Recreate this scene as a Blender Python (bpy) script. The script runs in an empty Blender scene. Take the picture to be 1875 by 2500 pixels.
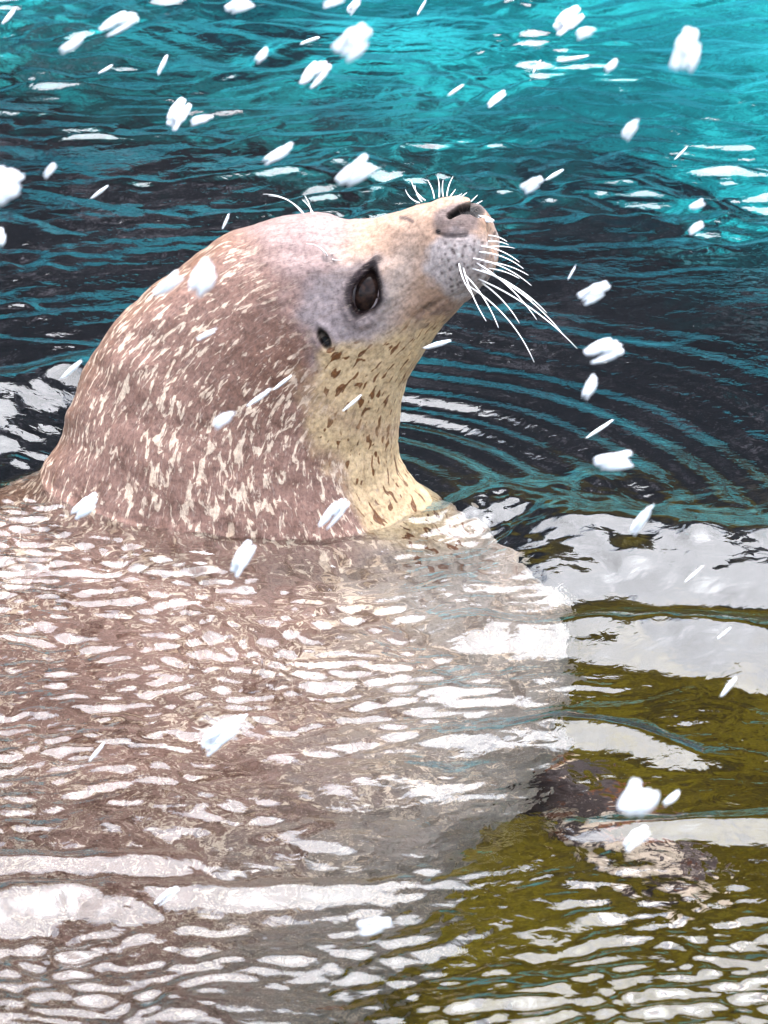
import bpy, bmesh, math, random
import numpy as np
from mathutils import Vector, Matrix
from mathutils.bvhtree import BVHTree

sc = bpy.context.scene
C = sc.collection
rng = np.random.RandomState(7)
random.seed(7)

# ------------------------------------------------------------------ camera
W, H = 1875.0, 2500.0
ELEV = math.radians(20.0)
DIST = 4.5
FRAME_H = 1.0                       # metres of picture height at the seal
CAM = np.array([0.0, -DIST*math.cos(ELEV), DIST*math.sin(ELEV)])
FWD = np.array([0.0, math.cos(ELEV), -math.sin(ELEV)])
RIGHT = np.array([1.0, 0.0, 0.0])
UP = np.array([0.0, math.sin(ELEV), math.cos(ELEV)])
PXM = FRAME_H/H/DIST                # tangent units per photo pixel
cam = bpy.data.cameras.new('camera')
cam.sensor_fit = 'VERTICAL'
cam.sensor_height = 24.0
cam.lens = 24.0*DIST/FRAME_H
cam.clip_start = 0.05
cam.clip_end = 500
cam.dof.use_dof = True
cam.dof.focus_distance = DIST-0.1
cam.dof.aperture_fstop = 20
co = bpy.data.objects.new('camera', cam)
C.objects.link(co)
co.location = CAM
co.rotation_euler = (math.pi/2-ELEV, 0, 0)
sc.camera = co

# ------------------------------------------------------------------ sky, sun, exposure
SUN_ELEV, SUN_AZ = math.radians(72), math.radians(12)     # azimuth clockwise from +Y
world = bpy.data.worlds.new('World')
sc.world = world
world.use_nodes = True
nt = world.node_tree
bgn = nt.nodes['Background']
sky = nt.nodes.new('ShaderNodeTexSky')
sky.sky_type = 'NISHITA'
sky.sun_disc = False
sky.sun_elevation = SUN_ELEV
sky.sun_rotation = SUN_AZ
sky.air_density = 1.0
sky.dust_density = 4.0
sky.ozone_density = 1.0
hs = nt.nodes.new('ShaderNodeHueSaturation')
hs.inputs['Saturation'].default_value = 0.25        # snow cloud: nearly grey
nt.links.new(sky.outputs[0], hs.inputs['Color'])
tint = nt.nodes.new('ShaderNodeMix')
tint.data_type = 'RGBA'
tint.blend_type = 'MULTIPLY'
tint.inputs[0].default_value = 1.0
tint.inputs[7].default_value = (0.92, 0.98, 1.08, 1)     # cool snow cloud
nt.links.new(hs.outputs[0], tint.inputs[6])
nt.links.new(tint.outputs[2], bgn.inputs['Color'])
bgn.inputs['Strength'].default_value = 0.15
sun = bpy.data.lights.new('sun', 'SUN')
sun.energy = 0.8
sun.angle = math.radians(72)
sun.color = (1.0, 0.93, 0.86)
so = bpy.data.objects.new('sun', sun)
C.objects.link(so)
sd = Vector((math.sin(SUN_AZ)*math.cos(SUN_ELEV), math.cos(SUN_AZ)*math.cos(SUN_ELEV), math.sin(SUN_ELEV)))
so.rotation_euler = sd.to_track_quat('Z', 'Y').to_euler()
so.location = (0, 0, 8)
vs = sc.view_settings
vs.view_transform = 'Standard'
vs.look = 'None'
vs.gamma = 1
vs.use_curve_mapping = False
vs.exposure = 2.8
cy = sc.cycles
cy.use_denoising = True
cy.caustics_refractive = True
cy.caustics_reflective = True
cy.blur_glossy = 0.5
cy.max_bounces = 10
cy.transmission_bounces = 8
cy.diffuse_bounces = 3
cy.sample_clamp_indirect = 20

# ------------------------------------------------------------------ helpers
def px_dir(px, py):
    d = FWD + RIGHT*((px-W/2)*PXM) + UP*(-(py-H/2)*PXM)
    return d
def at_water(px, py, z=0.0):
    d = px_dir(px, py)
    t = (z-CAM[2])/d[2]
    return CAM+d*t
def at_dist(px, py, dist):
    return CAM+px_dir(px, py)*dist
def project(P):
    Q = P-CAM
    z = Q@FWD
    return np.stack([W/2+(Q@RIGHT)/z/PXM, H/2-(Q@UP)/z/PXM], -1)
def sstep(a, b, x):
    t = np.clip((x-a)/(b-a), 0, 1)
    return t*t*(3-2*t)
def tag(o, label, cat, group=None):
    o['label'] = label
    o['category'] = cat
    if group:
        o['group'] = group
    return o
def mesh_obj(name, verts, faces, mat, parent=None, smooth=True):
    me = bpy.data.meshes.new(name)
    me.from_pydata([tuple(map(float, v)) for v in verts], [], faces)
    if smooth:
        me.polygons.foreach_set('use_smooth', [True]*len(me.polygons))
    me.materials.append(mat)
    me.update()
    o = bpy.data.objects.new(name, me)
    C.objects.link(o)
    o.parent = parent
    return o
def grid_mesh(name, P, mat, wrap=False):
    """P: (n, m, 3) array -> quad mesh made with numpy (fast)."""
    n, m = P.shape[:2]
    idx = np.arange(n*m).reshape(n, m)
    if wrap:
        idx2 = np.concatenate([idx, idx[:, :1]], 1)
    else:
        idx2 = idx
    q = np.stack([idx2[:-1, :-1], idx2[:-1, 1:], idx2[1:, 1:], idx2[1:, :-1]], -1).reshape(-1, 4)
    me = bpy.data.meshes.new(name)
    me.vertices.add(n*m)
    me.vertices.foreach_set('co', P.reshape(-1).astype(np.float32))
    me.loops.add(q.size)
    me.loops.foreach_set('vertex_index', q.reshape(-1).astype(np.int32))
    me.polygons.add(len(q))
    me.polygons.foreach_set('loop_start', np.arange(0, q.size, 4, dtype=np.int32))
    me.polygons.foreach_set('use_smooth', np.ones(len(q), dtype=bool))
    me.materials.append(mat)
    me.update()
    me.validate()
    return me
def vnoise(x, y, seed=0):
    """smooth value noise, about -1..1"""
    r = np.random.RandomState(seed).rand(256, 256)*2-1
    xi, yi = np.floor(x).astype(int), np.floor(y).astype(int)
    fx, fy = x-xi, y-yi
    fx, fy = fx*fx*fx*(fx*(fx*6-15)+10), fy*fy*fy*(fy*(fy*6-15)+10)
    a, b = r[xi % 256, yi % 256], r[(xi+1) % 256, yi % 256]
    c, d = r[xi % 256, (yi+1) % 256], r[(xi+1) % 256, (yi+1) % 256]
    return (a*(1-fx)+b*fx)*(1-fy)+(c*(1-fx)+d*fx)*fy
def fbm(x, y, seed=0, o=4):
    s = 0
    for k in range(o):
        s = s+vnoise(x*2**k+k*17.3, y*2**k+k*9.1, seed+k)*0.5**k
    return s
class NT:
    def __init__(self, name):
        self.m = bpy.data.materials.new(name)
        self.m.use_nodes = True
        self.t = self.m.node_tree
        self.b = self.t.nodes['Principled BSDF']
    def n(self, typ, **kw):
        nd = self.t.nodes.new('ShaderNode'+typ)
        for k, v in kw.items():
            if k in nd.inputs:
                nd.inputs[k].default_value = v
            else:
                setattr(nd, k, v)
        return nd
    def l(self, a, b):
        self.t.links.new(a, b)
    def noise(self, vec, scale, detail=3, rough=0.55, dist=0.0):
        nd = self.n('TexNoise', Scale=scale, Detail=detail, Roughness=rough, Distortion=dist)
        if vec is not None:
            self.l(vec, nd.inputs['Vector'])
        return nd.outputs['Fac']
    def ramp(self, fac, stops):
        r = self.n('ValToRGB')
        e = r.color_ramp.elements
        while len(e) < len(stops):
            e.new(0.5)
        for i, (p, c) in enumerate(stops):
            e[i].position = p
            e[i].color = (*c, 1) if len(c) == 3 else c
        self.l(fac, r.inputs[0])
        return r.outputs[0]
    def smooth(self, fac, a, b):
        r = self.n('MapRange', interpolation_type='SMOOTHSTEP')
        r.inputs[1].default_value = a
        r.inputs[2].default_value = b
        self.l(fac, r.inputs[0])
        return r.outputs[0]
    def math(self, op, a, b=None):
        nd = self.n('Math', operation=op)
        for i, v in enumerate((a, b)):
            if v is None:
                continue
            if isinstance(v, (int, float)):
                nd.inputs[i].default_value = v
            else:
                self.l(v, nd.inputs[i])
        return nd.outputs[0]
    def mix(self, fac, a, b):
        nd = self.n('Mix', data_type='RGBA')
        for k, v in (('Factor', fac),):
            if isinstance(v, (int, float)):
                nd.inputs[0].default_value = v
            else:
                self.l(v, nd.inputs[0])
        for i, v in ((6, a), (7, b)):
            if isinstance(v, tuple):
                nd.inputs[i].default_value = (*v, 1)
            else:
                self.l(v, nd.inputs[i])
        return nd.outputs[2]
def plain(name, col, rough=0.5, spec=0.5):
    m = NT(name)
    tc = m.n('TexCoord').outputs['Object']
    nz = m.noise(tc, 60, 3)
    m.l(m.mix(nz, tuple(c*0.75 for c in col), tuple(min(1, c*1.2) for c in col)), m.b.inputs['Base Color'])
    m.b.inputs['Roughness'].default_value = rough
    m.b.inputs['Specular IOR Level'].default_value = spec
    return m.m

# ------------------------------------------------------------------ materials of the setting
def mat_water():
    m = NT('water')
    m.b.inputs['Base Color'].default_value = (0.97, 1.0, 1.0, 1)
    m.b.inputs['Roughness'].default_value = 0.0
    m.b.inputs['IOR'].default_value = 1.34
    m.b.inputs['Transmission Weight'].default_value = 1.0
    tc = m.n('TexCoord').outputs['Object']
    nz = m.noise(tc, 60, 2.5, 0.5, 0.5)
    b = m.n('Bump', Strength=0.24, Distance=0.004)
    m.l(nz, b.inputs['Height'])
    m.l(b.outputs[0], m.b.inputs['Normal'])
    return m.m
def mat_floor():
    m = NT('algae_floor')
    tc = m.n('TexCoord').outputs['Object']
    n1 = m.noise(tc, 9, 6, 0.65)
    n2 = m.noise(tc, 1.6, 5, 0.6, 0.6)
    n3 = m.noise(tc, 45, 4, 0.7)
    olive = m.ramp(n1, [(0.3, (0.009, 0.006, 0.0006)), (0.5, (0.034, 0.023, 0.0012)), (0.72, (0.066, 0.050, 0.003))])
    olive = m.mix(m.smooth(n3, 0.45, 0.75), olive, (0.014, 0.010, 0.003))
    slate = m.ramp(n1, [(0.3, (0.002, 0.003, 0.004)), (0.55, (0.006, 0.006, 0.0075)), (0.72, (0.055, 0.05, 0.056))])
    teal = m.ramp(n2, [(0.36, (0.002, 0.012, 0.02)), (0.5, (0.004, 0.09, 0.10)), (0.68, (0.02, 0.34, 0.34))])
    sep = m.n('SeparateXYZ')
    m.l(tc, sep.inputs[0])
    yy = m.math('ADD', sep.outputs[1], m.math('MULTIPLY', m.math('SUBTRACT', n2, 0.5), 1.6))
    c = m.mix(m.smooth(yy, 1.1, 1.75), olive, slate)
    yx = m.math('ADD', yy, m.math('MULTIPLY', sep.outputs[0], 1.1))
    c = m.mix(m.smooth(yx, 2.6, 3.6), c, teal)
    m.l(c, m.b.inputs['Base Color'])
    m.b.inputs['Roughness'].default_value = 0.9
    m.b.inputs['Specular IOR Level'].default_value = 0.02
    b = m.n('Bump', Strength=0.6, Distance=0.03)
    m.l(n1, b.inputs['Height'])
    m.l(b.outputs[0], m.b.inputs['Normal'])
    return m.m
def mat_poolwall():
    m = NT('turquoise_paint')
    tc = m.n('TexCoord').outputs['Object']
    n1 = m.noise(tc, 1.9, 6, 0.6, 0.4)
    n2 = m.noise(tc, 7, 5, 0.65)
    c = m.ramp(n1, [(0.41, (0.015, 0.035, 0.055)), (0.51, (0.04, 0.36, 0.43)), (0.65, (0.10, 0.70, 0.73))])
    c = m.mix(m.smooth(n2, 0.60, 0.78), c, (0.015, 0.03, 0.03))
    m.l(c, m.b.inputs['Base Color'])
    m.b.inputs['Roughness'].default_value = 0.7
    m.b.inputs['Specular IOR Level'].default_value = 0.2
    return m.m
def mat_rock():
    m = NT('dark_rock')
    tc = m.n('TexCoord').outputs['Object']
    n1 = m.noise(tc, 1.3, 8, 0.65)
    c = m.ramp(n1, [(0.3, (0.003, 0.004, 0.005)), (0.55, (0.011, 0.011, 0.013)), (0.8, (0.045, 0.04, 0.042))])
    m.l(c, m.b.inputs['Base Color'])
    m.b.inputs['Roughness'].default_value = 0.85
    m.b.inputs['Specular IOR Level'].default_value = 0.1
    b = m.n('Bump', Strength=0.8, Distance=0.15)
    m.l(n1, b.inputs['Height'])
    m.l(b.outputs[0], m.b.inputs['Normal'])
    return m.m
MW, MF, MP, MR = mat_water(), mat_floor(), mat_poolwall(), mat_rock()

# ------------------------------------------------------------------ the setting
FLOOR_Z = -1.5
PX0, PX1, PY0, PY1 = -5.0, 5.5, -6.5, 6.0       # pool outline
gx, gy = np.linspace(PX0-0.05, PX1+0.05, 120), np.linspace(PY0-0.05, PY1+0.05, 140)
X, Y = np.meshgrid(gx, gy)
Z = FLOOR_Z+0.05*fbm(X*1.2, Y*1.2, 3)
o = bpy.data.objects.new('pool_floor', grid_mesh('pool_floor', np.stack([X, Y, Z], -1), MF))
C.objects.link(o); o['kind'] = 'structure'
def box(name, lo, hi, mat):
    bm = bmesh.new()
    bmesh.ops.create_cube(bm, size=1)
    for v in bm.verts:
        v.co = Vector([lo[i]+(v.co[i]+0.5)*(hi[i]-lo[i]) for i in range(3)])
    bmesh.ops.bevel(bm, geom=bm.edges[:], offset=0.02, segments=2, affect='EDGES')
    me = bpy.data.meshes.new(name); bm.to_mesh(me); bm.free()
    me.materials.append(mat)
    ob = bpy.data.objects.new(name, me); C.objects.link(ob)
    ob['kind'] = 'structure'
    return ob
WALL_H = 1.4
box('pool_wall_back', (PX0-0.4, PY1, FLOOR_Z-0.1), (PX1+0.4, PY1+0.4, WALL_H), MP)
box('pool_wall_left', (PX0-0.4, PY0, FLOOR_Z-0.1), (PX0, PY1-0.003, 0.35), MP)
box('pool_wall_right', (PX1, PY0, FLOOR_Z-0.1), (PX1+0.4, PY1-0.003, 0.35), MP)
box('pool_wall_front', (PX0-0.4, PY0-0.4, FLOOR_Z-0.1), (PX1+0.4, PY0-0.003, 0.35), MP)
gx, gy = np.linspace(-60, 60, 160), np.linspace(PY1+0.35, 60, 90)
X, Y = np.meshgrid(gx, gy)
d = Y-(PY1+0.35)
Z = 1.15+4.9*sstep(0.0, 2.2, d+0.5*fbm(X*0.5, Y*0.5, 11))+0.06*d+0.5*fbm(X*0.6, Y*0.9, 12, 5)*sstep(0, 1, d)
o = bpy.data.objects.new('rock_slope', grid_mesh('rock_slope', np.stack([X, Y, Z], -1), MR))
C.objects.link(o); o['kind'] = 'structure'

# ------------------------------------------------------------------ the water surface
def axis(lo, hi, d0, d1, step, grow):
    c = list(np.arange(d0, d1, step))
    s = step
    a = [d0]
    while a[-1] > lo:
        s *= grow; a.append(a[-1]-s)
    a[-1] = lo
    s = step
    b = [c[-1]]
    while b[-1] < hi:
        s *= grow; b.append(b[-1]+s)
    b[-1] = hi
    return np.array(a[:0:-1]+c+b[1:])
gx = axis(PX0-0.02, PX1+0.02, -0.72, 0.72, 0.0026, 1.05)
gy = axis(PY0-0.02, 0.15, -1.3, 0.15, 0.0031, 1.05)
gy = np.concatenate([gy[gy < 0.149], axis(0.15, PY1+0.02, 0.15, 2.4, 0.0062, 1.05)])
X, Y = np.meshgrid(gx, gy)
DXg = np.gradient(gx)[None, :]
DYg = np.gradient(gy)[:, None]
STEP = np.maximum(DXg, DYg)+0*X
PP = project(np.stack([X, Y, 0*X], -1))
PXI, PYI = PP[..., 0], PP[..., 1]
front = (Y > -4.0)
PXI = np.where(front, PXI, -9999); PYI = np.where(front, PYI, 9999)

def ripple(X, Y, n, l0, l1, spread, seed, ang0=math.pi/2):
    """sum of plane waves, slope rms about 1"""
    r = np.random.RandomState(seed)
    h = np.zeros_like(X)
    for i in range(n):
        lam = l0*(l1/l0)**r.rand()
        k = 2*math.pi/lam
        a = ang0+r.randn()*spread
        keep = np.clip(lam/(STEP*5)-0.4, 0, 1)
        h += keep*np.sin(k*(X*math.cos(a)+Y*math.sin(a))+r.rand()*6.283)/k
    return h*math.sqrt(2.0/n)
wx = X+0.06*vnoise(X*4, Y*3, 21)+0.012*vnoise(X*14, Y*11, 23)
wy = Y+0.06*vnoise(X*4+7, Y*3+3, 22)+0.012*vnoise(X*14+3, Y*11+5, 24)
fine = ripple(wx, wy, 90, 0.0125, 0.040, 0.68, 1)
mid = ripple(wx, wy, 40, 0.06, 0.22, 0.7, 2)
c0 = ripple(wx, wy, 50, 0.035, 0.17, 0.5, 4)
chop = ripple(wx, wy-0.42*c0, 50, 0.035, 0.17, 0.5, 4)        # steeper on the far side, as wind chop is
longw = ripple(X, Y, 12, 0.5, 1.4, 0.8, 3)
patch = 0.85+0.95*vnoise(X*4.2, Y*2.6, 31)+0.45*vnoise(X*11, Y*7, 32)
# neck ring centre on the water
NC = at_water(575, 1270)
R = np.hypot((X-NC[0]), (Y-NC[1]))
# slope strength maps
near = sstep(0.12, -0.10, Y)                     # 1 in the foreground
leftfg = sstep(0.35, 0.05, X-0.10*Y)
far = sstep(0.35, 1.0, Y)
S_fine = near*(0.165+0.09*np.exp(-((Y+0.16)/0.10)**2)*sstep(0.25, 0.1, X)+0.05*sstep(-0.6, -1.0, Y))*np.clip(patch, 0.22, 1.9)+(1-near)*0.018+far*0.05*np.clip(patch, 0.1, 1.5)
S_mid = near*0.05*np.clip(0.9+1.0*vnoise(X*3+5, Y*2+1, 33), 0.2, 2)+(1-near)*0.015
S_chop = far*(0.19-0.06*sstep(0.05, 0.5, X))*np.clip(patch, 0.2, 1.6)
calm = np.exp(-(((PXI-1560)/420)**2+((PYI-1130)/170)**2))
flat = np.zeros_like(X)
BASE = fine*S_fine*(1-0.6*calm)
h = mid*S_mid+chop*S_chop+longw*0.014
# rings spreading from the neck
ring_env = np.exp(-np.clip(R-0.25, 0, 9)/0.55)*sstep(-0.25, 0.1, Y)*sstep(0.16, 0.26, R)
rr = R+0.012*vnoise(X*5, Y*5, 41)
lam1, lam2 = 0.052, 0.21
h += ring_env*0.23*lam1/6.283*np.sin(6.283*rr/lam1)*(0.6+0.6*vnoise(X*4, Y*4, 42))
h += ring_env*0.10*lam2/6.283*np.sin(6.283*rr/lam2+0.6)
# swells round the seal whose near faces mirror the cloud
def band(pts, slope, back=0.9, wob=7, seed=0, fl=1.0):
    global h, flat
    xs = [p[0] for p in pts]
    wv = wob*(vnoise(PXI/150, PYI/90+seed, 50+seed)+0.25*vnoise(PXI/45, PYI/30+seed, 55+seed))
    yt = np.interp(PXI, xs, [p[1] for p in pts])+wv
    yb = np.interp(PXI, xs, [p[2] for p in pts])+1.4*wv
    env = sstep(xs[0]-160, xs[0]+120, PXI)*sstep(xs[-1]+160, xs[-1]-120, PXI)*(1+0.15*vnoise(PXI/90, PYI/40, 77+seed))
    t = (PYI-yt)/np.maximum(yb-yt, 1)
    length = (yb-yt)*0.0004/math.sin(ELEV)
    A = slope*length
    prof = np.where(t > 0, 1-sstep(-0.15, 1.12, t), 1-sstep(0.0, back, -t))
    prof = np.where(t > 0, prof/(1-sstep(-0.15, 1.12, 0)), prof)
    h = h+env*A*prof
    flat = np.maximum(flat, fl*env*sstep(-0.35, 0.0, t)*sstep(1.3, 1.0, t))
SL = 0.19
band([(1290, 1330, 1470), (1500, 1335, 1475), (1700, 1355, 1490), (2000, 1380, 1530)], SL, seed=1)
band([(1080, 1525, 1590), (1300, 1550, 1610), (1500, 1545, 1620), (1700, 1560, 1650), (2000, 1590, 1690)], SL, seed=2)
band([(1070, 1275, 1345), (1200, 1240, 1330), (1350, 1215, 1310), (1500, 1190, 1270)], SL*0.8, seed=3, wob=14, fl=0.0)
band([(-200, 1040, 1180), (40, 1020, 1170), (260, 930, 1050)], SL, seed=4)
band([(-200, 2215, 2300), (100, 2200, 2280), (400, 2190, 2240), (700, 2170, 2215), (950, 2160, 2190)], SL*0.8, seed=5, wob=16, fl=0.75)
band([(-200, 2110, 2160), (150, 2115, 2165), (450, 2110, 2150)], SL*0.9, seed=6)
band([(1100, 1800, 1850), (1350, 1780, 1840), (1600, 1810, 1870), (1720, 1850, 1890)], SL*0.8, seed=7)
band([(1450, 2030, 2075), (1700, 2020, 2065), (2000, 2010, 2060)], SL*0.7, seed=8)
diag = ripple(X, Y, 24, 0.02, 0.038, 0.22, 9, ang0=math.radians(62))
sp = np.exp(-(((PXI-1330)/230)**2+((PYI-1225)/75)**2)**2)+0.8*np.exp(-(((PXI-60)/160)**2+((PYI-1080)/100)**2)**2)
h = h+diag*0.11*sp
h = h+BASE*(1-0.8*np.clip(flat, 0, 1))
# fade on the coarse outside
h = h*np.clip(0.02/STEP, 0, 1)
me = grid_mesh('pool_water', np.stack([X, Y, h], -1), MW)
o = bpy.data.objects.new('pool_water', me)
C.objects.link(o); o['kind'] = 'structure'

# ------------------------------------------------------------------ the seal
YAW = math.radians(18)
PN = np.array([math.sin(YAW), math.cos(YAW), 0.0])      # plane normal, away from the camera
PO = np.array([-0.1, 0.05, 0.0])
def on_plane(p):
    d = px_dir(*p)
    t = ((PO-CAM)@PN)/(d@PN)
    return CAM+d*t
ST = [  # dorsal px, ventral px, half width px
 ((1190, 566), (1200, 606), 10), ((1181, 530), (1204, 640), 42), ((1168, 507), (1196, 664), 62),
 ((1148, 490), (1180, 690), 76), ((1112, 479), (1160, 716), 88), ((1071, 480), (1133, 743), 94),
 ((1040, 492), (1102, 774), 98), ((1000, 506), (1071, 810), 104), ((948, 523), (1046, 846), 118),
 ((887, 536), (1023, 881), 138), ((830, 537), (1005, 912), 158), ((769, 522), (989, 943), 174),
 ((700, 527), (979, 974), 187), ((633, 542), (972, 1003), 198), ((565, 565), (968, 1030), 208),
 ((486, 610), (965, 1058), 218), ((407, 667), (966, 1085), 228), ((339, 723), (968, 1112), 238),
 ((282, 780), (974, 1141), 248), ((243, 848), (988, 1170), 258), ((203, 904), (1006, 1198), 270),
 ((175, 983), (1030, 1227), 284), ((147, 1051), (1060, 1265), 300), ((107, 1113), (1096, 1311), 318),
 ((85, 1164), (1141, 1350), 338),
 ((40, 1260), (1245, 1440), 390), ((-30, 1400), (1390, 1560), 460), ((-120, 1650), (1490, 1800), 540),
 ((-170, 2000), (1490, 2100), 580), ((-150, 2500), (1370, 2550), 550), ((-60, 3000), (1200, 3000), 460),
 ((120, 3500), (1000, 3450), 330), ((300, 3950), (800, 3900), 190), ((450, 4250), (680, 4230), 90),
 ((560, 4330), (590, 4328), 10)]
D0 = np.array([s[0] for s in ST], float); V0 = np.array([s[1] for s in ST], float)
HW = np.array([s[2] for s in ST], float)*0.0004
def crom(A, t):
    """Catmull-Rom through rows of A at parameter t"""
    n = len(A)
    i = np.clip(np.floor(t).astype(int), 0, n-2)
    f = (t-i)[:, None]
    g = lambda k: A[np.clip(k, 0, n-1)]
    p0, p1, p2, p3 = g(i-1), g(i), g(i+1), g(i+2)
    return 0.5*((2*p1)+(-p0+p2)*f+(2*p0-5*p1+4*p2-p3)*f*f+(-p0+3*p1-3*p2+p3)*f**3)
NTH = 320
ts = np.concatenate([np.linspace(0, 2, 26)[:-1], np.linspace(2, 14, 190)[:-1], np.linspace(14, 26, 130)[:-1], np.linspace(26, 34, 90)])
th = np.linspace(-math.pi, math.pi, NTH, endpoint=False)
def loft(Dp, Vp):
    Dw = np.array([on_plane(p) for p in Dp]); Vw = np.array([on_plane(p) for p in Vp])
    d, v, w = crom(Dw, ts), crom(Vw, ts), crom(HW[:, None], ts)
    c = (d+v)/2; a = (d-v)/2
    ct, sn = np.cos(th), np.sin(th)
    # th = +pi/2 on the near (camera) side
    lean = np.interp(ts, [23, 25, 26, 27, 28, 29, 30, 34], [0, 0.03, 0.07, 0.14, 0.24, 0.36, 0.46, 0.75])
    c = c-PN[None]*lean[:, None]
    P = c[:, None]+a[:, None]*ct[None, :, None]-PN[None, None]*(w[:, None]*sn[None, :, None])
    return P
Dc, Vc = D0.copy(), V0.copy()
# nudge the sections until the projected outline passes through the traced outline
for it in range(4):
    P = loft(Dc, Vc)
    Q = project(P.reshape(-1, 3)).reshape(P.shape[0], NTH, 2)
    for k in range(1, 25):
        i = int(np.argmin(abs(ts-k)))
        lo, hi = max(0, i-6), i+7
        u = D0[k]-V0[k]; u /= np.linalg.norm(u)
        pr = Q[i]@u
        Dc[k] += u*(D0[k]@u-pr.max())*0.8
        Vc[k] += u*(V0[k]@u-pr.min())*0.8
P = loft(Dc, Vc)
def normals(P):
    du = np.gradient(P, axis=0)
    dv = np.roll(P, -1, 1)-np.roll(P, 1, 1)
    n = np.cross(dv, du)
    n /= np.linalg.norm(n, axis=-1, keepdims=True)+1e-12
    c = P.mean(1, keepdims=True)
    s = np.sign(((P-c)*n).sum(-1).mean())
    return n*s
# --- feature maps in photo pixels, near side, mirrored to the far side
NRM = normals(P)
Q = project(P.reshape(-1, 3)).reshape(P.shape[0], NTH, 2)
mir = (NTH-np.arange(NTH)) % NTH
nearside = np.sin(th) >= 0
QS = np.where(nearside[None, :, None], Q, Q[:, mir])          # mirrored coordinates
U, V = QS[..., 0], QS[..., 1]
facing = np.where(nearside[None, :], np.einsum('ijk,ijk->ij', NRM, CAM-P), 0)
facing = np.where(nearside[None, :], facing, facing[:, mir])
TS = ts[:, None]+0*U
head = sstep(17, 13, TS)
TH = np.abs(th)[None, :]+0*U
def ell(cx, cy, rx, ry, ang=0.0):
    c, s = math.cos(math.radians(ang)), math.sin(math.radians(ang))
    x, y = U-cx, -(V-cy)
    return np.sqrt(((x*c+y*s)/rx)**2+((-x*s+y*c)/ry)**2)
def poly_d(pts):
    best = np.full(U.shape, 1e9)
    for (x0, y0), (x1, y1) in zip(pts[:-1], pts[1:]):
        dx, dy = x1-x0, y1-y0
        t = np.clip(((U-x0)*dx+(V-y0)*dy)/(dx*dx+dy*dy), 0, 1)
        best = np.minimum(best, np.hypot(U-x0-t*dx, V-y0-t*dy))
    return best
EYE = (895, 712)
EYE_ANG = -15                                  # long axis leans to the right at the top
def almond(rx, ry):
    c, s = math.cos(math.radians(EYE_ANG)), math.sin(math.radians(EYE_ANG))
    x, y = (U-EYE[0])*c-(V-EYE[1])*s, -(U-EYE[0])*s-(V-EYE[1])*c
    k = np.clip(1-0.30*y/ry-0.25*(y/ry)**2, 0.25, 2)
    return np.sqrt((x/(rx*k))**2+(y/ry)**2)
e_in = almond(31, 56)
e_mid = almond(43, 72)
disp = np.zeros_like(U)                        # metres along the normal
disp += head*(0.006*np.exp(-(ell(*EYE, 80, 100, EYE_ANG)-0.0)**2*1.2))
disp += head*0.0025*np.exp(-((e_mid-1.15)/0.2)**2)
disp -= head*0.014*sstep(1.15, 0.75, e_in)
disp += head*0.006*np.exp(-(ell(795, 655, 60, 40, 20)**2)*1.3)       # brow
disp += head*0.007*np.exp(-(ell(1125, 640, 95, 80, 60)**2)*1.2)      # whisker pad
disp -= head*0.004*np.exp(-(ell(985, 640, 60, 60)**2)*1.2)           # hollow between eye and pad
mouth = [(1172, 699), (1135, 714), (1095, 724), (1050, 745), (1010, 778), (990, 800)]
md = poly_d(mouth)
disp -= head*0.0015*np.exp(-(md/7)**2)
nose_open = [(1098, 527), (1122, 512), (1150, 508), (1170, 517)]
nd = poly_d(nose_open)-sstep(1100, 1160, U)*8+1
disp -= head*0.010*sstep(11, 3, nd)
nose_low = [(1066, 568), (1090, 578), (1136, 577)]
nl = poly_d(nose_low)
disp -= head*0.0012*sstep(8, 2, nl)
EAR = (792, 828)
er = ell(*EAR, 13, 27, 28)
disp -= head*0.007*sstep(1.2, 0.6, er)
disp += head*0.002*np.exp(-((ell(*EAR, 22, 38, 28)-1)/0.35)**2)
# pad rows, folds at the neck, slight unevenness
PMM = P*1000
disp += head*0.0012*np.sin(U*0.21+V*0.05)*np.exp(-(ell(1140, 630, 70, 75)**2)*1.5)
disp += 0.0016*fbm(U/60, V/60, 71, 4)*sstep(1.5, 5, TS)
disp += 0.004*sstep(10, 18, TS)*fbm(U/230, V/170, 75, 2)
endfade = sstep(0.0, 0.7, TS)
P2 = P+NRM*(disp*endfade)[..., None]
# --- coat colours
def lin(r, g, b):
    f = lambda c: ((c/255+0.055)/1.055)**2.4 if c > 10 else c/255/12.92
    return np.array([f(r), f(g), f(b)])
def blend(a, b, f):
    return a*(1-f[..., None])+b*f[..., None]
wob = 28*fbm(U/70, V/70, 81, 4)
K = 0.38
brown = lin(184, 142, 126)*K; brown_d = lin(140, 96, 76)*K
tan = lin(222, 180, 152)*K; grey = lin(194, 180, 182)*K; cream = lin(248, 214, 166)*K*1.2
nosec = lin(120, 104, 104)*K; dark = lin(48, 34, 36)*K; pale = lin(226, 212, 204)*K; ochre = lin(150, 104, 70)*K
col = np.zeros(U.shape+(3,))+brown
col = blend(col, brown_d, 0.6*np.exp(-(ell(690, 900, 170, 130, 30)**2)))
# ochre nape edge
col = blend(col, ochre, 0.75*sstep(0.7, 0.1, TH)*sstep(11, 15, TS)*sstep(27, 24, TS))
# forehead and muzzle: tan
col = blend(col, lin(190, 160, 154)*K, sstep(14, 11, TS+wob/40))
col = blend(col, tan, sstep(11.0, 8.6, TS+wob/40))
# grey mask round eye and ear
col = blend(col, grey, 0.7*sstep(1.2, 0.6, ell(868, 775, 130, 135, 0)+wob/110))
col = blend(col, pale, 0.6*np.exp(-(ell(965, 690, 45, 110, -20)**2)))  # whitish sheen between eye and muzzle, painted into the coat colour
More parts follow.
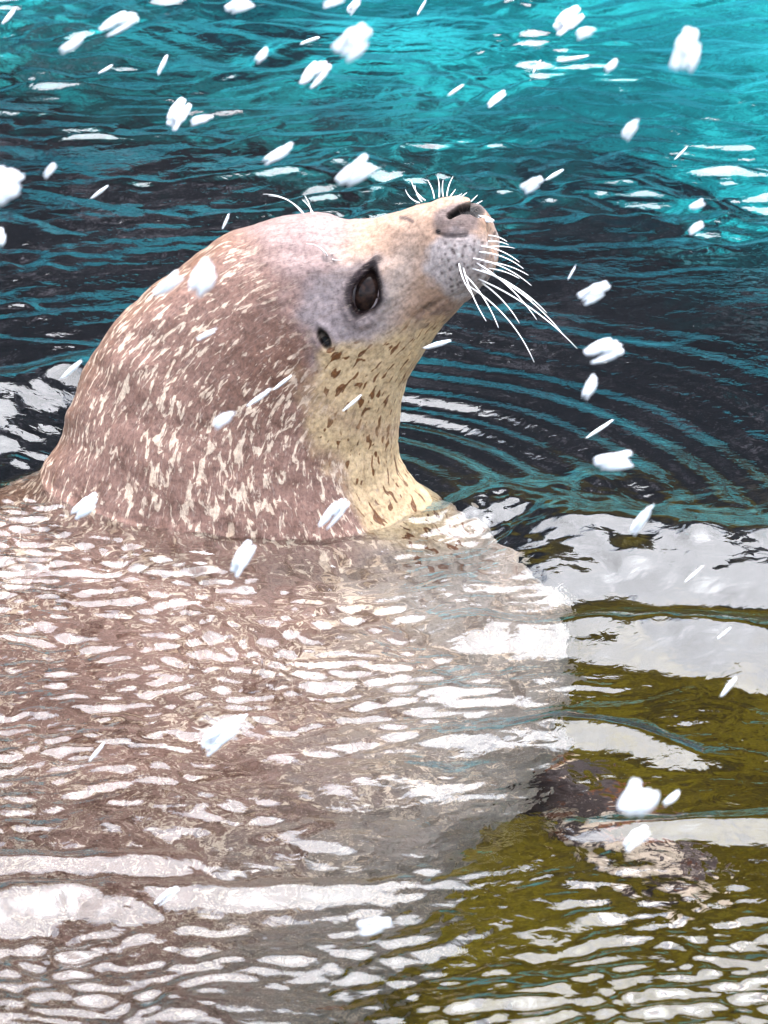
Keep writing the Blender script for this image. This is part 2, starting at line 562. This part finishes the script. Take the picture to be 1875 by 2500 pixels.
# pale chin and cheek, whisker pad
col = blend(col, lin(218, 202, 198)*K*1.1, sstep(1.2, 0.7, ell(1130, 645, 85, 85, 0)+wob/100))
# cream throat
vent = [(960, 800), (880, 850), (790, 850), (740, 930), (700, 1040), (760, 1130), (850, 1260), (900, 1500)]
vx = np.interp(V, [780, 850, 900, 960, 1040, 1120, 1260, 1400], [1010, 790, 765, 740, 745, 800, 880, 980])
throat = sstep(-35, 35, U-vx+wob*1.2)*sstep(800, 850, V+0.25*(U-900)+wob*0.4)*head.clip(0, 1)
throat = np.maximum(throat, sstep(-35, 35, U-vx+wob*1.2)*sstep(13, 16, TS)*sstep(27, 24, TS))
col = blend(col, cream, 0.92*throat)
# belly below the water: pale grey on the chest side
belly = sstep(1.75, 2.6, TH+wob/160)*sstep(22, 25, TS)
col = blend(col, lin(200, 184, 172)*K, belly)
# jaw grey blotches
col = blend(col, lin(120, 104, 108)*K, 0.55*sstep(0.15, 0.5, fbm(U/26+V/60, V/34, 85, 3))*np.exp(-(ell(1055, 780, 95, 40, 38)**2)*1.2))
# nose leather
nosef = sstep(1.15, 0.75, ell(1112, 535, 66, 48, 12)+wob/140)
col = blend(col, nosec, 0.85*nosef)
col = blend(col, lin(35, 28, 30)*K, 0.7*np.exp(-(md/8)**2)*sstep(0.0, 0.35, fbm(U/24, V/24, 86, 2)+0.05))
col = blend(col, lin(14, 11, 13)*K, sstep(12, 6, nd))
col = blend(col, dark, 0.45*sstep(5, 1, nl))
col = blend(col, lin(20, 16, 18)*K, np.maximum(0.95*sstep(9, 4, np.hypot(U-1071, V-566)), 0))
# ear, eye surround, pad dots
col = blend(col, lin(24, 20, 22)*K, sstep(1.25, 0.8, er))
col = blend(col, lin(120, 104, 106)*K, 0.55*sstep(1.6, 0.95, e_mid+wob/160))
col = blend(col, lin(40, 27, 29)*K, sstep(1.12, 0.85, e_mid+wob/200))
col = blend(col, lin(58, 44, 46)*K, 0.85*sstep(13, 4, poly_d([(885, 668), (905, 652), (922, 634)])+wob*0.15))
col = blend(col, lin(84, 68, 70)*K, 0.6*sstep(1, 0.5, ell(868, 690, 26, 60, -20)+wob/140))
for i in range(46):
    cx, cy_ = 1080+((i*37) % 118)+rng.randn()*6, 596+(i % 6)*20+rng.randn()*7
    col = blend(col, lin(84, 66, 68)*K, 0.75*sstep(4.5+2.5*rng.rand(), 1.5, np.hypot((U-cx)*(0.8+0.5*rng.rand()), V-cy_))*(cx+cy_*0.1 > 1130))
    col = blend(col, lin(235, 224, 220)*K, 0.8*sstep(5, 2, np.hypot(U-cx-9, (V-cy_-4)*0.6))*(cx+cy_*0.1 > 1130))
for bx_, by_, br in ((930, 738, 6),):
    pass
# small dark scar on the bridge of the muzzle, far brow root
col = blend(col, lin(95, 78, 78)*K, 0.8*sstep(7, 2, poly_d([(978, 530), (992, 533), (1008, 541)])))
col = blend(col, lin(120, 105, 105)*K, 0.7*sstep(1.1, 0.6, ell(805, 636, 26, 14, -20)))
smask = np.clip(sstep(11.5, 15, TS+wob/30)*(1-throat), 0, 1)*(1-0.6*np.exp(-(ell(868, 760, 140, 150)**2)))   # pale dashes
bmask = np.clip(throat*sstep(27, 24, TS), 0, 1)                                            # brown flecks
belly_fl = sstep(21, 25, TS)*(1-0.5*belly)
# --- coat coordinates: along the body, round the body
mid_line = P[:, NTH*3//4]
Sl = np.concatenate([[0], np.cumsum(np.linalg.norm(np.diff(mid_line, axis=0), axis=1))])
SL2 = np.concatenate([np.zeros((1, NTH)), np.cumsum(np.linalg.norm(np.diff(P, axis=0), axis=2), 0)], 0)
FURC = np.stack([0.3*Sl[:, None]+0.7*SL2, TH*0.20, 0.35*P[..., 1]], -1)

def mat_coat():
    m = NT('wet_seal_coat')
    base = m.n('Attribute', attribute_name='coat').outputs['Color']
    fur = m.n('Attribute', attribute_name='fur').outputs['Vector']
    mask = m.n('Attribute', attribute_name='marks').outputs['Color']
    sep = m.n('SeparateColor')
    m.l(mask, sep.inputs[0])
    def scaled(sx, sy, sz=1.0):
        mp = m.n('Mapping')
        mp.inputs['Scale'].default_value = (sx, sy, sz)
        m.l(fur, mp.inputs['Vector'])
        return mp.outputs[0]
    # pale dashes
    n1 = m.noise(scaled(60, 112), 1.0, 3, 0.6, 0.7)
    n2 = m.noise(scaled(90, 260), 1.0, 2.0, 0.5, 0.2)
    big = m.noise(scaled(9, 13), 1.0, 2.0, 0.5)
    thr = m.math('ADD', m.math('MULTIPLY', n1, 0.85), m.math('MULTIPLY', n2, 0.15))
    thr = m.math('ADD', thr, m.math('MULTIPLY', m.math('SUBTRACT', big, 0.5), 0.22))
    dash = m.math('MULTIPLY', m.smooth(thr, 0.53, 0.60), sep.outputs[0])
    c = m.mix(m.math('MULTIPLY', dash, 0.95), base, tuple(float(v) for v in np.minimum(lin(252, 224, 198)*K*1.4, 0.8)))
    # darker mottling
    n3 = m.noise(scaled(22, 60), 1.0, 4, 0.6)
    c2 = m.n('Mix', data_type='RGBA', blend_type='MULTIPLY')
    m.l(m.math('MULTIPLY', m.smooth(n3, 0.47, 0.66), m.math('ADD', 0.28, m.math('MULTIPLY', sep.outputs[2], 0.6))), c2.inputs[0])
    m.l(c, c2.inputs[6])
    c2.inputs[7].default_value = (0.42, 0.32, 0.24, 1)
    c = c2.outputs[2]
    # brown flecks on the throat
    v1 = m.noise(scaled(60, 74), 1.0, 1.5, 0.5, 0.3)
    fleck = m.math('MULTIPLY', m.smooth(v1, 0.59, 0.63), sep.outputs[1])
    c = m.mix(m.math('MULTIPLY', fleck, 0.9), c, tuple(float(v) for v in lin(150, 82, 28)*K*0.75))
    # fine grain of short wet hair
    g = m.noise(scaled(160, 900), 1.0, 3, 0.6)
    tco = m.n('TexCoord').outputs['Object']
    g2 = m.noise(tco, 230, 3, 0.65)
    g3 = m.noise(scaled(120, 330), 1.0, 2, 0.6, 0.5)
    cg = m.n('Mix', data_type='RGBA', blend_type='MULTIPLY')
    cg.inputs[0].default_value = 1.0
    m.l(c, cg.inputs[6])
    m.l(m.ramp(g2, [(0.3, (0.62, 0.60, 0.60)), (0.5, (1.0, 1.0, 1.0)), (0.7, (1.35, 1.33, 1.30))]), cg.inputs[7])
    c = m.mix(m.math('MULTIPLY', m.smooth(g3, 0.56, 0.70), 0.30), cg.outputs[2], tuple(float(v) for v in lin(240, 214, 198)*K*1.15))
    c3 = m.n('Mix', data_type='RGBA', blend_type='MULTIPLY')
    c3.inputs[0].default_value = 0.6
    m.l(c, c3.inputs[6])
    m.l(m.ramp(g, [(0.25, (0.68, 0.66, 0.66)), (0.7, (1.15, 1.15, 1.15))]), c3.inputs[7])
    m.l(c3.outputs[2], m.b.inputs['Base Color'])
    m.b.inputs['Roughness'].default_value = 0.42
    m.b.inputs['Specular IOR Level'].default_value = 0.14
    b = m.n('Bump', Strength=0.35, Distance=0.0015)
    m.l(g, b.inputs['Height'])
    m.l(b.outputs[0], m.b.inputs['Normal'])
    return m.m
MCOAT = mat_coat()
seal = bpy.data.objects.new('seal', None)
C.objects.link(seal)
seal.location = (float(PO[0]), float(PO[1]), -1.0)
tag(seal, 'spotted brown and cream seal upright in the pool with its nose raised', 'seal')
body_me = grid_mesh('body', P2, MCOAT, wrap=True)
def put_attr(me, name, arr, typ):
    a = me.attributes.new(name, typ, 'POINT')
    if typ == 'FLOAT_COLOR':
        a.data.foreach_set('color', np.concatenate([arr, np.ones(arr.shape[:-1]+(1,))], -1).reshape(-1).astype(np.float32))
    else:
        a.data.foreach_set('vector', arr.reshape(-1).astype(np.float32))
put_attr(body_me, 'coat', np.clip(col, 0, 1), 'FLOAT_COLOR')
put_attr(body_me, 'marks', np.stack([smask, bmask, belly_fl], -1), 'FLOAT_COLOR')
put_attr(body_me, 'fur', FURC, 'FLOAT_VECTOR')
def child(o, parent):
    o.parent = parent
    o.matrix_parent_inverse = parent.matrix_basis.inverted()
    return o
body = bpy.data.objects.new('body', body_me)
C.objects.link(body); child(body, seal)
bm = bmesh.new(); bm.from_mesh(body_me)
bmesh.ops.holes_fill(bm, edges=[e for e in bm.edges if e.is_boundary], sides=0)
bmesh.ops.recalc_face_normals(bm, faces=bm.faces[:])
bm.to_mesh(body_me)
BV = BVHTree.FromBMesh(bm)
bm.free()
def hit(px, py):
    d = Vector(px_dir(px, py)).normalized()
    r = BV.ray_cast(Vector(CAM), d)
    return r[0], r[1], d

# flippers, same coat, grown into the body mesh
def flipper(root, tip, wide, thick, up, n=16, m=12):
    root, tip, up = Vector(root), Vector(tip), Vector(up).normalized()
    ax = tip-root
    side = ax.normalized().cross(up).normalized()
    vs, fs = [], []
    for i in range(n+1):
        t = i/n
        c = root+ax*t+side*(0.18*ax.length*t*t)
        w = wide*(1-0.25*t)*math.sqrt(max(0.0, 1-max(0, (t-0.75)/0.25)**2)+0.004)
        k = thick*(1-0.7*t)
        for j in range(m):
            a = 2*math.pi*j/m
            vs.append(c+side*(w*math.cos(a))+up*(k*math.sin(a)))
    for i in range(n):
        for j in range(m):
            fs.append((i*m+j, i*m+(j+1) % m, (i+1)*m+(j+1) % m, (i+1)*m+j))
    fs.append(tuple(range(m)))
    fs.append(tuple(n*m+j for j in range(m)))
    return vs, fs
def add_flipper(*a):
    vs, fs = flipper(*a)
    b2 = bmesh.new(); b2.from_mesh(body_me)
    lc = b2.verts.layers.float_color['coat']
    lv = b2.verts.layers.float_vector['fur']
    nv = [b2.verts.new(v) for v in vs]
    for v in nv:
        v[lc] = (*[float(c) for c in lin(96, 78, 74)*K], 1)
        v[lv] = v.co*0.25
    for f in fs:
        ff = b2.faces.new([nv[i] for i in f]); ff.smooth = True
    b2.normal_update(); b2.to_mesh(body_me); b2.free()
add_flipper((0.10, -0.12, -0.52), (0.34, -0.27, -0.62), 0.055, 0.022, (0.2, -0.9, 0.5))
add_flipper((-0.25, 0.28, -0.52), (-0.33, 0.48, -0.75), 0.055, 0.022, (-0.9, 0.3, 0.3))
add_flipper((-0.12, -0.02, -1.15), (-0.02, -0.22, -1.38), 0.06, 0.018, (0.3, -0.4, 0.9))
add_flipper((-0.12, 0.12, -1.15), (-0.06, 0.34, -1.38), 0.06, 0.018, (0.3, 0.4, 0.9))

# eyes
def mat_eye():
    m = NT('seal_eye')
    tc = m.n('TexCoord').outputs['Object']
    nz = m.noise(tc, 180, 4)
    c = m.ramp(nz, [(0.35, (0.006, 0.004, 0.004)), (0.7, (0.030, 0.016, 0.012))])
    m.l(c, m.b.inputs['Base Color'])
    m.b.inputs['Roughness'].default_value = 0.10
    m.b.inputs['Specular IOR Level'].default_value = 0.10
    return m.m
MEYE = mat_eye()
MLID = plain('eyelid_skin', tuple(float(c) for c in lin(66, 46, 48)*K), 0.35)
MLIDL = plain('eyelid_rim', tuple(float(c) for c in lin(160, 140, 140)*K), 0.35)
def tube(pts, radii, sides=8):
    vs, fs = [], []
    pts = [Vector(p) for p in pts]
    n = len(pts)
    ref = Vector((0.31, 0.2, 0.93))
    for i, p in enumerate(pts):
        t = (pts[min(i+1, n-1)]-pts[max(i-1, 0)]).normalized()
        a = t.cross(ref)
        if a.length < 1e-4:
            a = t.cross(Vector((1, 0, 0)))
        a.normalize(); b = t.cross(a)
        for j in range(sides):
            an = 2*math.pi*j/sides
            vs.append(p+(a*math.cos(an)+b*math.sin(an))*radii[i])
    for i in range(n-1):
        for j in range(sides):
            fs.append((i*sides+j, i*sides+(j+1) % sides, (i+1)*sides+(j+1) % sides, (i+1)*sides+j))
    fs.append(tuple(range(sides))[::-1]); fs.append(tuple((n-1)*sides+j for j in range(sides)))
    return vs, fs
MIRROR_N = Vector(PN); MIRROR_O = Vector(PO)
def mirror(p):
    return p-MIRROR_N*(2*(p-MIRROR_O).dot(MIRROR_N))
pc, nc, dc = hit(*EYE)
i0 = np.unravel_index(np.argmin(np.where(nearside[None, :], (U-EYE[0])**2+(V-EYE[1])**2, 1e9)), U.shape)
en = Vector(NRM[i0])                                   # outward at the eye
ec = Vector(P[i0])
upv = Vector(UP)*math.cos(math.radians(15))+Vector(RIGHT)*math.sin(math.radians(15))
eu = (upv-en*upv.dot(en)).normalized()
es = eu.cross(en).normalized()
def eye_set(flip):
    f = (lambda p: mirror(p)) if flip else (lambda p: p)
    R_ = 0.021
    cen = ec-en*(R_*0.92)
    b2 = bmesh.new()
    bmesh.ops.create_uvsphere(b2, u_segments=40, v_segments=24, radius=1)
    for v in b2.verts:
        x, y, z = v.co
        v.co = f(cen+es*(x*R_*0.86)+eu*(y*R_*1.12)+en*(z*R_))
    bmesh.ops.recalc_face_normals(b2, faces=b2.faces[:])
    me = bpy.data.meshes.new('eye'); b2.to_mesh(me); b2.free()
    me.polygons.foreach_set('use_smooth', [True]*len(me.polygons))
    me.materials.append(MEYE)
    eo = bpy.data.objects.new('eye', me); C.objects.link(eo); child(eo, seal)
    for name, a0, a1, rx, ry, r0, mt, lift in (
            ('eyelid', 60, 300, 0.0128, 0.0222, 0.0030, MLID, 0.0012),
            ('eyelid', -70, 80, 0.0124, 0.0218, 0.0022, MLIDL, 0.0010)):
        pts, rad = [], []
        for k in range(19):
            a = math.radians(a0+(a1-a0)*k/18)
            x, y = rx*math.cos(a), ry*math.sin(a)
            z = math.sqrt(max(0, 1-(x/(R_*0.86))**2-(y/(R_*1.12))**2))*R_
            pts.append(f(cen+es*x+eu*y+en*(z+lift)))
            rad.append(r0*(0.35+0.65*math.sin(math.pi*k/18)))
        vs, fs = tube(pts, rad, 10)
        child(mesh_obj(name, vs, fs, mt), seal)
eye_set(False); eye_set(True)

# whiskers
MWH = plain('whisker_hair', (0.62, 0.60, 0.58), 0.35)
def whisker(base, tip, bend, toward, r0=0.0009, free=None):
    """base, tip in photo pixels; bend = sideways sag in px; toward = metres the tip comes to the camera"""
    p, n, d = hit(*base)
    if p is None:
        dist = (Vector(on_plane(base))-Vector(CAM)).dot(Vector(FWD)) if free is None else free
        p = Vector(at_dist(*base, dist))
    b = p-d*(-0.002)
    dist = (p-Vector(CAM)).dot(Vector(FWD))
    pts, rad = [], []
    bx_, by_ = base; tx, ty = tip
    L = math.hypot(tx-bx_, ty-by_)
    nx, ny = -(ty-by_)/L, (tx-bx_)/L
    N = 12
    for k in range(N+1):
        t = k/N
        s = 4*t*(1-t)*bend
        q = Vector(at_dist(bx_+(tx-bx_)*t+nx*s, by_+(ty-by_)*t+ny*s, dist-toward*t+0.003*(1-t)))
        pts.append(q)
        rad.append(r0*(1-0.72*t))
    vs, fs = tube(pts, rad, 6)
    child(mesh_obj('whisker', vs, fs, MWH), seal)
# near pad
for a in (((1130, 690), (1304, 884), -22, .05), ((1165, 680), (1409, 851), -16, .06), ((1150, 655), (1335, 764), -16, .05),
          ((1160, 640), (1310, 780), -12, .06), ((1175, 690), (1268, 789), -8, .05), ((1150, 630), (1297, 697), -12, .04),
          ((1165, 615), (1278, 656), -10, .03), ((1170, 600), (1268, 640), -8, .02), ((1135, 670), (1217, 800), -8, .06),
          ((1130, 650), (1187, 784), 6, .06), ((1185, 605), (1256, 606), -4, .02), ((1190, 590), (1242, 598), -4, .01),
          ((1190, 575), (1238, 590), -4, .01), ((1180, 640), (1290, 672), -8, .03), ((1185, 665), (1300, 735), -8, .03),
          ((1170, 655), (1370, 810), -14, .06), ((1120, 640), (1150, 716), 5, .04), ((1188, 655), (1268, 680), -5, .02)):
    whisker(*a)
# far pad, seen over the top of the muzzle
for a in (((1024, 495), (990, 463), -6, -.03), ((1038, 489), (1004, 440), -6, -.03), ((1060, 484), (1044, 440), 3, -.03),
          ((1072, 481), (1069, 432), 2, -.03), ((1082, 480), (1082, 440), -2, -.03), ((1091, 479), (1106, 431), -3, -.03),
          ((1100, 479), (1112, 462), 0, -.02), ((1030, 492), (1013, 452), -4, -.03), ((1150, 492), (1166, 476), 0, -.02),
          ((1160, 500), (1178, 490), 0, -.01), ((1125, 482), (1140, 470), 0, -.02), ((1110, 480), (1128, 472), 2, -.02)):
    whisker(*a, r0=0.0007)
# brow hairs
for a in (((738, 521), (642, 474), 14, -.01), ((742, 522), (655, 478), 12, -.01), ((760, 521), (744, 478), 3, -.01),
          ((765, 522), (738, 488), 3, -.01), ((794, 622), (748, 595), 8, .02), ((800, 628), (765, 596), 6, .02),
          ((806, 620), (828, 612), 2, .02), ((808, 632), (836, 634), 2, .02)):
    whisker(*a, r0=0.0007)

# ------------------------------------------------------------------ snow
def mat_snow():
    m = NT('snow')
    tc = m.n('TexCoord').outputs['Object']
    nz = m.noise(tc, 3, 3)
    m.l(m.mix(nz, (0.80, 0.82, 0.86), (0.95, 0.95, 0.96)), m.b.inputs['Base Color'])
    m.b.inputs['Roughness'].default_value = 0.8
    m.b.inputs['Subsurface Weight'].default_value = 0.0
    tr = m.n('BsdfTranslucent')
    tr.inputs[0].default_value = (0.9, 0.92, 0.95, 1)
    mx = m.n('MixShader')
    mx.inputs[0].default_value = 0.4
    m.l(m.b.outputs[0], mx.inputs[1]); m.l(tr.outputs[0], mx.inputs[2])
    m.l(mx.outputs[0], m.t.nodes['Material Output'].inputs['Surface'])
    return m.m
MS = mat_snow()
def flake_mesh(seed, n, slim):
    """a wet clump of ice needles and rounded grains, unit length along X, unit width along Z"""
    r = np.random.RandomState(seed)
    b2 = bmesh.new()
    for i in range(n):
        l = r.uniform(0.12, 0.36) if not slim else r.uniform(0.35, 0.5)
        w = r.uniform(0.08, 0.17) if not slim else r.uniform(0.2, 0.4)
        c = Vector((r.uniform(-0.5+l, 0.5-l) if l < 0.5 else 0, r.uniform(-0.28, 0.28), r.uniform(-0.5+w, 0.5-w)))
        before = len(b2.verts)
        g = bmesh.ops.create_icosphere(b2, subdivisions=2, radius=1)['verts']
        tilt = Matrix.Rotation(r.uniform(-0.25, 0.25), 3, 'Y')
        for v in g:
            q = v.co.copy()
            q *= 1+0.18*math.sin(7*q.x+seed+i)*math.cos(6*q.z+i)
            q = Vector((q.x*l, q.y*w, q.z*w))
            v.co = c+tilt@q
    me = bpy.data.meshes.new('snowflake'); b2.to_mesh(me); b2.free()
    me.polygons.foreach_set('use_smooth', [True]*len(me.polygons))
    me.materials.append(MS)
    return me
FM = [flake_mesh(100+i, 20+i % 5, False) for i in range(6)]
FS = [flake_mesh(200+i, 3, True) for i in range(4)]
G_AIR = 'falling snowflakes before the open water'
G_SEAL = 'falling snowflakes before the seal'
LAB = {
 'wb': ('broad white snowflake clump falling in front of the open water', G_AIR),
 'wt': ('thin slanting snowflake needle falling in front of the open water', G_AIR),
 'sb': ('broad white snowflake clump falling in front of the spotted seal', G_SEAL),
 'st': ('thin slanting snowflake needle falling in front of the spotted seal', G_SEAL)}
FL = [  # x, y, length, width (px), slant, place
 (23, 40, 58, 15, 50, 'wt'), (289, 57, 104, 44, 30, 'wb'), (176, 110, 78, 24, 28, 'wb'), (586, 14, 78, 36, 25, 'wb'),
 (816, 4, 62, 22, 20, 'wb'), (867, 12, 58, 22, 50, 'wb'), (864, 102, 104, 66, 45, 'wb'), (768, 181, 90, 50, 50, 'wb'),
 (640, 136, 48, 22, 45, 'wb'), (399, 156, 62, 16, 65, 'wt'), (436, 278, 88, 52, 60, 'wb'), (493, 292, 62, 20, 15, 'wb'),
 (258, 170, 44, 9, 30, 'wt'), (759, 99, 58, 13, 20, 'wt'), (680, 377, 92, 28, 28, 'wb'), (870, 422, 108, 52, 38, 'wb'),
 (122, 416, 48, 18, 50, 'wb'), (14, 448, 104, 92, 30, 'wb'), (-4, 578, 50, 34, 80, 'wb'), (243, 470, 58, 10, 35, 'wt'),
 (552, 541, 44, 9, 65, 'wt'), (1031, 17, 48, 10, 60, 'wt'), (1388, 50, 92, 54, 40, 'wb'), (1431, 79, 54, 26, 20, 'wb'),
 (1677, 122, 116, 66, 75, 'wb'), (1312, 161, 44, 7, 60, 'wt'), (1493, 161, 44, 19, 40, 'wb'), (1400, 144, 80, 11, 10, 'wt'),
 (1213, 241, 64, 20, 40, 'wb'), (1541, 314, 66, 27, 55, 'wb'), (1300, 450, 60, 28, 30, 'wb'), (1354, 428, 54, 11, 30, 'wt'),
 (1663, 374, 50, 6, 45, 'wt'), (1703, 501, 42, 18, 30, 'wb'), (1700, 556, 46, 20, 35, 'wb'), (1113, 221, 50, 9, 35, 'wt'),
 (1452, 714, 84, 40, 30, 'wb'), (1473, 856, 98, 56, 20, 'wb'), (1441, 946, 68, 27, 60, 'wb'), (1500, 1128, 104, 44, 10, 'wb'),
 (1464, 1049, 90, 12, 33, 'wt'), (1569, 1266, 104, 24, 55, 'wb'), (1396, 667, 46, 6, 60, 'wt'), (1068, 842, 74, 14, 15, 'wt'),
 (497, 681, 94, 62, 55, 'sb'), (412, 695, 92, 30, 42, 'sb'), (503, 819, 62, 14, 28, 'st'), (548, 1023, 68, 25, 35, 'sb'),
 (633, 972, 78, 13, 35, 'st'), (814, 1254, 100, 38, 50, 'sb'), (209, 1238, 88, 42, 35, 'sb'), (175, 904, 74, 15, 40, 'wt'),
 (593, 1362, 104, 42, 60, 'sb'), (548, 1786, 150, 54, 40, 'sb'), (915, 2260, 88, 40, 12, 'sb'), (407, 2187, 78, 22, 40, 'sb'),
 (237, 1837, 64, 12, 50, 'st'), (1560, 1955, 96, 82, 60, 'wb'), (1554, 2046, 84, 36, 40, 'wb'), (1780, 1678, 64, 14, 50, 'wt'),
 (1695, 1402, 66, 9, 40, 'wt'), (1770, 1545, 50, 8, 40, 'wt'), (1640, 1950, 56, 18, 35, 'wb'), (690, 935, 60, 9, 38, 'st'),
 (860, 985, 66, 9, 40, 'st')]
OWN = {
 (1452, 714): 'broad snowflake clump falling just above the tips of the long whiskers',
 (1473, 856): 'lumpy broad snowflake clump falling beside the tip of the longest whisker',
 (1441, 946): 'steep small snowflake falling below the longest whisker tip, over dark water',
 (1464, 1049): 'long thin snowflake needle over the dark water between whiskers and pale swell',
 (1500, 1128): 'flat lying broad snowflake over the dark water behind the pale swell',
 (1569, 1266): 'long steep snowflake crossing the far edge of the widest pale swell',
 (1695, 1402): 'thin snowflake needle in front of the widest pale swell beside the seal',
 (1770, 1545): 'thin snowflake needle in front of the second pale swell beside the seal',
 (1780, 1678): 'thin snowflake needle over the dark trough next to the olive shallows',
 (1560, 1955): 'largest round snowflake clump over the olive water beside the submerged seal',
 (1554, 2046): 'slanting broad snowflake just under the largest clump over olive water',
 (1640, 1950): 'small snowflake right beside the largest clump over olive water',
 (497, 681): 'biggest snowflake clump before the back of the seal head',
 (412, 695): 'long snowflake next to the biggest clump before the seal head, nearer the nape',
 (503, 819): 'thin snowflake needle below the clumps before the back of the seal head',
 (548, 1023): 'short broad snowflake before the middle of the spotted neck',
 (633, 972): 'thin snowflake needle before the middle of the spotted neck',
 (690, 935): 'thin faint snowflake needle before the neck just behind the cream throat',
 (860, 985): 'thin snowflake needle before the cream throat with brown flecks',
 (814, 1254): 'broad slanting snowflake before the foot of the throat at the waterline',
 (209, 1238): 'broad snowflake before the foot of the nape at the waterline',
 (175, 904): 'thin snowflake needle over the outline of the nape',
 (593, 1362): 'steep broad snowflake just below the waterline of the neck',
 (548, 1786): 'longest broad snowflake over the submerged brown body',
 (915, 2260): 'flat lying broad snowflake over the pale submerged belly',
 (407, 2187): 'slim slanting snowflake over the long pale ripple band on the body',
 (237, 1837): 'thin snowflake needle over the submerged brown back',
 (870, 422): 'large broad snowflake clump over the water just behind the muzzle ridge',
 (680, 377): 'long slim snowflake over the water just above the brow hairs',
 (552, 541): 'thin steep snowflake needle beside the top of the seal forehead',
 (1300, 450): 'broad snowflake level with the nose, joined to a thin needle',
 (1354, 428): 'thin snowflake needle touching the broad flake level with the nose',
 (1068, 842): 'thin nearly level snowflake just under the seal jaw',
 (1396, 667): 'tiny thin snowflake needle between the nose and the whisker tips',
 (1677, 122): 'tall upright broad snowflake over the bright turquoise water',
 (14, 448): 'largest roundish snowflake clump over the dark water behind the nape',
 (864, 102): 'largest lumpy snowflake clump over the turquoise water above the seal forehead',
 (768, 181): 'steep lumpy snowflake below the largest clump over turquoise water',
 (1388, 50): 'lumpy snowflake clump with a smaller flake at its lower side',
 (1431, 79): 'smaller flake at the lower side of a lumpy snowflake clump'}
pn, nn, dn = hit(1186, 535)
if pn is not None:
    kn = PXM*(pn-Vector(CAM)).dot(Vector(FWD))
    o = bpy.data.objects.new('snow_crust', FM[2]); C.objects.link(o)
    o.matrix_world = Matrix.Translation(pn)@Matrix.Rotation(math.radians(22), 4, 'Y')@Matrix.Diagonal((44*kn, 16*kn, 15*kn, 1))
    tag(o, 'small crust of snow stuck to the tip of the seal nose', 'snow')
for i, (x, y, L, wd, ang, pl) in enumerate(FL):
    slim = wd < 17
    r = random.Random(i*13+5)
    dist = r.uniform(2.3, 3.3) if not slim else r.uniform(2.8, 3.7)
    if wd > 60:
        dist = r.uniform(1.7, 2.1)
    p = at_dist(x, y, dist)
    k = PXM*dist
    me = (FS if slim else FM)[i % (4 if slim else 6)]
    o = bpy.data.objects.new('snowflake', me)
    C.objects.link(o)
    a = math.radians(ang)
    ax = RIGHT*math.cos(a)+UP*math.sin(a)
    az = -RIGHT*math.sin(a)+UP*math.cos(a)
    ay = np.cross(az, ax)
    M = Matrix(((ax[0], ay[0], az[0]), (ax[1], ay[1], az[1]), (ax[2], ay[2], az[2]))).to_4x4()
    tw = Matrix.Rotation(r.uniform(-0.25, 0.25), 4, 'Z')
    o.matrix_world = Matrix.Translation(Vector(p))@M@tw@Matrix.Diagonal((L*k, 0.5*(L*0.4+wd)*k, wd*k, 1))
    tag(o, OWN.get((x, y), LAB[pl][0]), 'snowflake', LAB[pl][1])
